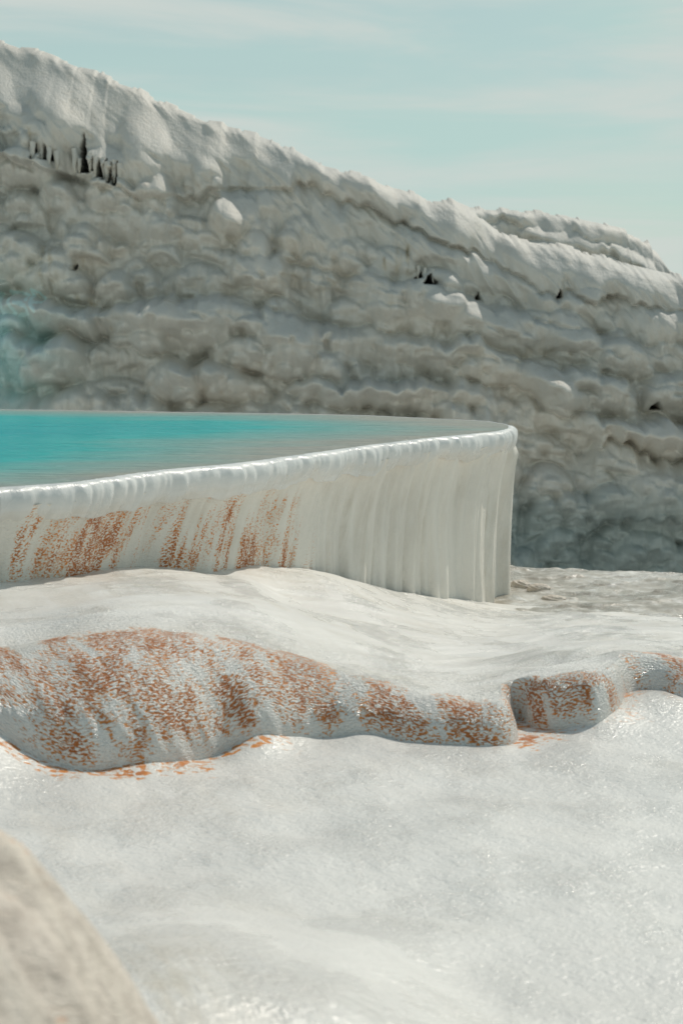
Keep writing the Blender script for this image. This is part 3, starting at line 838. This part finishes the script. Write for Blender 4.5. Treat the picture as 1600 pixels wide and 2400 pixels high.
rock = mound('travertine_rock', (-0.84, 2.05, 0.0), (0.71, 0.66, .945), 801, M_rock, .05, .35, .25)
tag(rock, 'blurred pinkish beige travertine rock, the larger of two close to the viewer', 'rock', 'rocks close to the viewer')
rock2 = mound('travertine_rock', (-0.62, 1.50, 0.0), (0.50, 0.40, 1.08), 841, M_rock, .05, .6, .2)
tag(rock2, 'smaller whitish travertine rock in front of the large blurred beige one', 'rock', 'rocks close to the viewer')
terracette_lumps = [(1262, 1376, .085, .04, 'flat beige travertine terracette, middle one of the row of three beside the pool tip'), (1296, 1400, .09, .03, 'low flat beige travertine terracette on the muddy flat, nearest the terrace'),
(1218, 1368, .09, .06, 'rounded travertine terracette touching the foot of the pool tip')]  # low travertine ledges of the flat, each built as a separate lump
for i, (u, v, r, h, lab) in enumerate(terracette_lumps):
    x, y = on_level(u, v, -.40)
    zz = float(ground_z(np.array([x]), np.array([y]))[0])
    o = mound('terracette', (float(x), float(y), zz), (r, r * .7, h), 820 + i * 7, M_rock, .12, 0, .5, n=40, ripple=.06)
    tag(o, lab, 'terracette', 'terracettes on the flat beside the pool')

# ------------------------------------------------------------------ sky, sun, camera
AZ, EL = math.radians(40), math.radians(49)
w = bpy.data.worlds.new('World'); scn.world = w; w.use_nodes = True
nt_ = w.node_tree; nt_.nodes.clear()
sky = nt_.nodes.new('ShaderNodeTexSky'); sky.sky_type = 'NISHITA'; sky.sun_disc = False
sky.sun_elevation = EL; sky.sun_rotation = AZ; sky.air_density = 1.0; sky.dust_density = 1.0; sky.ozone_density = 1.2
tc = nt_.nodes.new('ShaderNodeTexCoord')
mp = nt_.nodes.new('ShaderNodeMapping'); mp.inputs['Scale'].default_value = (1.6, 1.6, 8.0); mp.inputs['Rotation'].default_value = (0, math.radians(7), 0)
nz = nt_.nodes.new('ShaderNodeTexNoise'); nz.inputs['Scale'].default_value = 1.7; nz.inputs['Detail'].default_value = 6; nz.inputs['Roughness'].default_value = .5; nz.inputs['Distortion'].default_value = .35
mr = nt_.nodes.new('ShaderNodeMapRange'); mr.interpolation_type = 'SMOOTHSTEP'
for i_, v_ in ((1, .34), (2, .66), (3, .62), (4, .97)): mr.inputs[i_].default_value = v_
mul = nt_.nodes.new('ShaderNodeMix'); mul.data_type = 'RGBA'; mul.blend_type = 'MULTIPLY'; mul.inputs[0].default_value = 1
mul.inputs[7].default_value = (1.0, 1.02, .86, 1)
mx = nt_.nodes.new('ShaderNodeMix'); mx.data_type = 'RGBA'; mx.inputs[7].default_value = (5.0, 7.1, 6.75, 1)
bg = nt_.nodes.new('ShaderNodeBackground'); bg.inputs[1].default_value = 0.09
ow = nt_.nodes.new('ShaderNodeOutputWorld')
lk = nt_.links.new
lk(tc.outputs['Generated'], mp.inputs[0]); lk(mp.outputs[0], nz.inputs['Vector']); lk(nz.outputs['Fac'], mr.inputs[0])
lk(sky.outputs[0], mul.inputs[6]); lk(mul.outputs[2], mx.inputs[6]); sx_ = nt_.nodes.new('ShaderNodeSeparateXYZ'); lk(tc.outputs['Generated'], sx_.inputs[0])
me_ = nt_.nodes.new('ShaderNodeMapRange'); me_.interpolation_type = 'SMOOTHSTEP'
for i_, v_ in ((1, .20), (2, .62), (3, 1.0), (4, .10)): me_.inputs[i_].default_value = v_
lk(sx_.outputs[2], me_.inputs[0])
mm_ = nt_.nodes.new('ShaderNodeMath'); mm_.operation = 'MULTIPLY'; lk(mr.outputs[0], mm_.inputs[0]); lk(me_.outputs[0], mm_.inputs[1])
lk(mm_.outputs[0], mx.inputs[0]); mp2 = nt_.nodes.new('ShaderNodeMapping'); mp2.inputs['Scale'].default_value = (2.2, 2.2, 17.0); mp2.inputs['Rotation'].default_value = (0, math.radians(-5), 0); lk(tc.outputs['Generated'], mp2.inputs[0])
nz2 = nt_.nodes.new('ShaderNodeTexNoise'); nz2.inputs['Scale'].default_value = 1.6; nz2.inputs['Detail'].default_value = 7; nz2.inputs['Roughness'].default_value = .55; nz2.inputs['Distortion'].default_value = .5; lk(mp2.outputs[0], nz2.inputs['Vector'])
mr2 = nt_.nodes.new('ShaderNodeMapRange'); mr2.interpolation_type = 'SMOOTHSTEP'
for i_, v_ in ((1, .38), (2, .64), (3, 0.1), (4, .85)): mr2.inputs[i_].default_value = v_
lk(nz2.outputs['Fac'], mr2.inputs[0])
mm2 = nt_.nodes.new('ShaderNodeMath'); mm2.operation = 'MULTIPLY'; lk(mr2.outputs[0], mm2.inputs[0]); lk(me_.outputs[0], mm2.inputs[1])
mx2 = nt_.nodes.new('ShaderNodeMix'); mx2.data_type = 'RGBA'; mx2.inputs[7].default_value = (6.9, 7.4, 7.0, 1)
lk(mm2.outputs[0], mx2.inputs[0]); lk(mx.outputs[2], mx2.inputs[6]); lk(mx2.outputs[2], bg.inputs[0]); lk(bg.outputs[0], ow.inputs[0])

sd = bpy.data.lights.new('sun', 'SUN'); sd.energy = 2.5; sd.angle = math.radians(.53); sd.color = (1.0, .935, .835)
so = bpy.data.objects.new('sun', sd); C.objects.link(so)
S = Vector((math.sin(AZ) * math.cos(EL), math.cos(AZ) * math.cos(EL), math.sin(EL)))
so.rotation_euler = S.to_track_quat('Z', 'Y').to_euler(); so.location = (10, 10, 30)

cd = bpy.data.cameras.new('camera'); co_ = bpy.data.objects.new('camera', cd); C.objects.link(co_)
co_.location = tuple(CAM); co_.rotation_euler = (PI / 2 - PITCH, 0, 0)
cd.sensor_fit = 'VERTICAL'; cd.sensor_height = 36; cd.sensor_width = 24; cd.lens = 60
cd.clip_start = .05; cd.clip_end = 2000
cd.dof.use_dof = True; cd.dof.focus_distance = 9.6; cd.dof.aperture_fstop = 5.0
scn.camera = co_
vs = scn.view_settings
vs.view_transform = 'Standard'; vs.look = 'None'; vs.gamma = 1; vs.exposure = 0.0
scn.render.engine = 'CYCLES'
scn.cycles.use_denoising = True; scn.cycles.use_adaptive_sampling = False; scn.cycles.denoiser = 'OPENIMAGEDENOISE'; scn.cycles.denoising_prefilter = 'ACCURATE'
scn.cycles.max_bounces = 10; scn.cycles.diffuse_bounces = 7
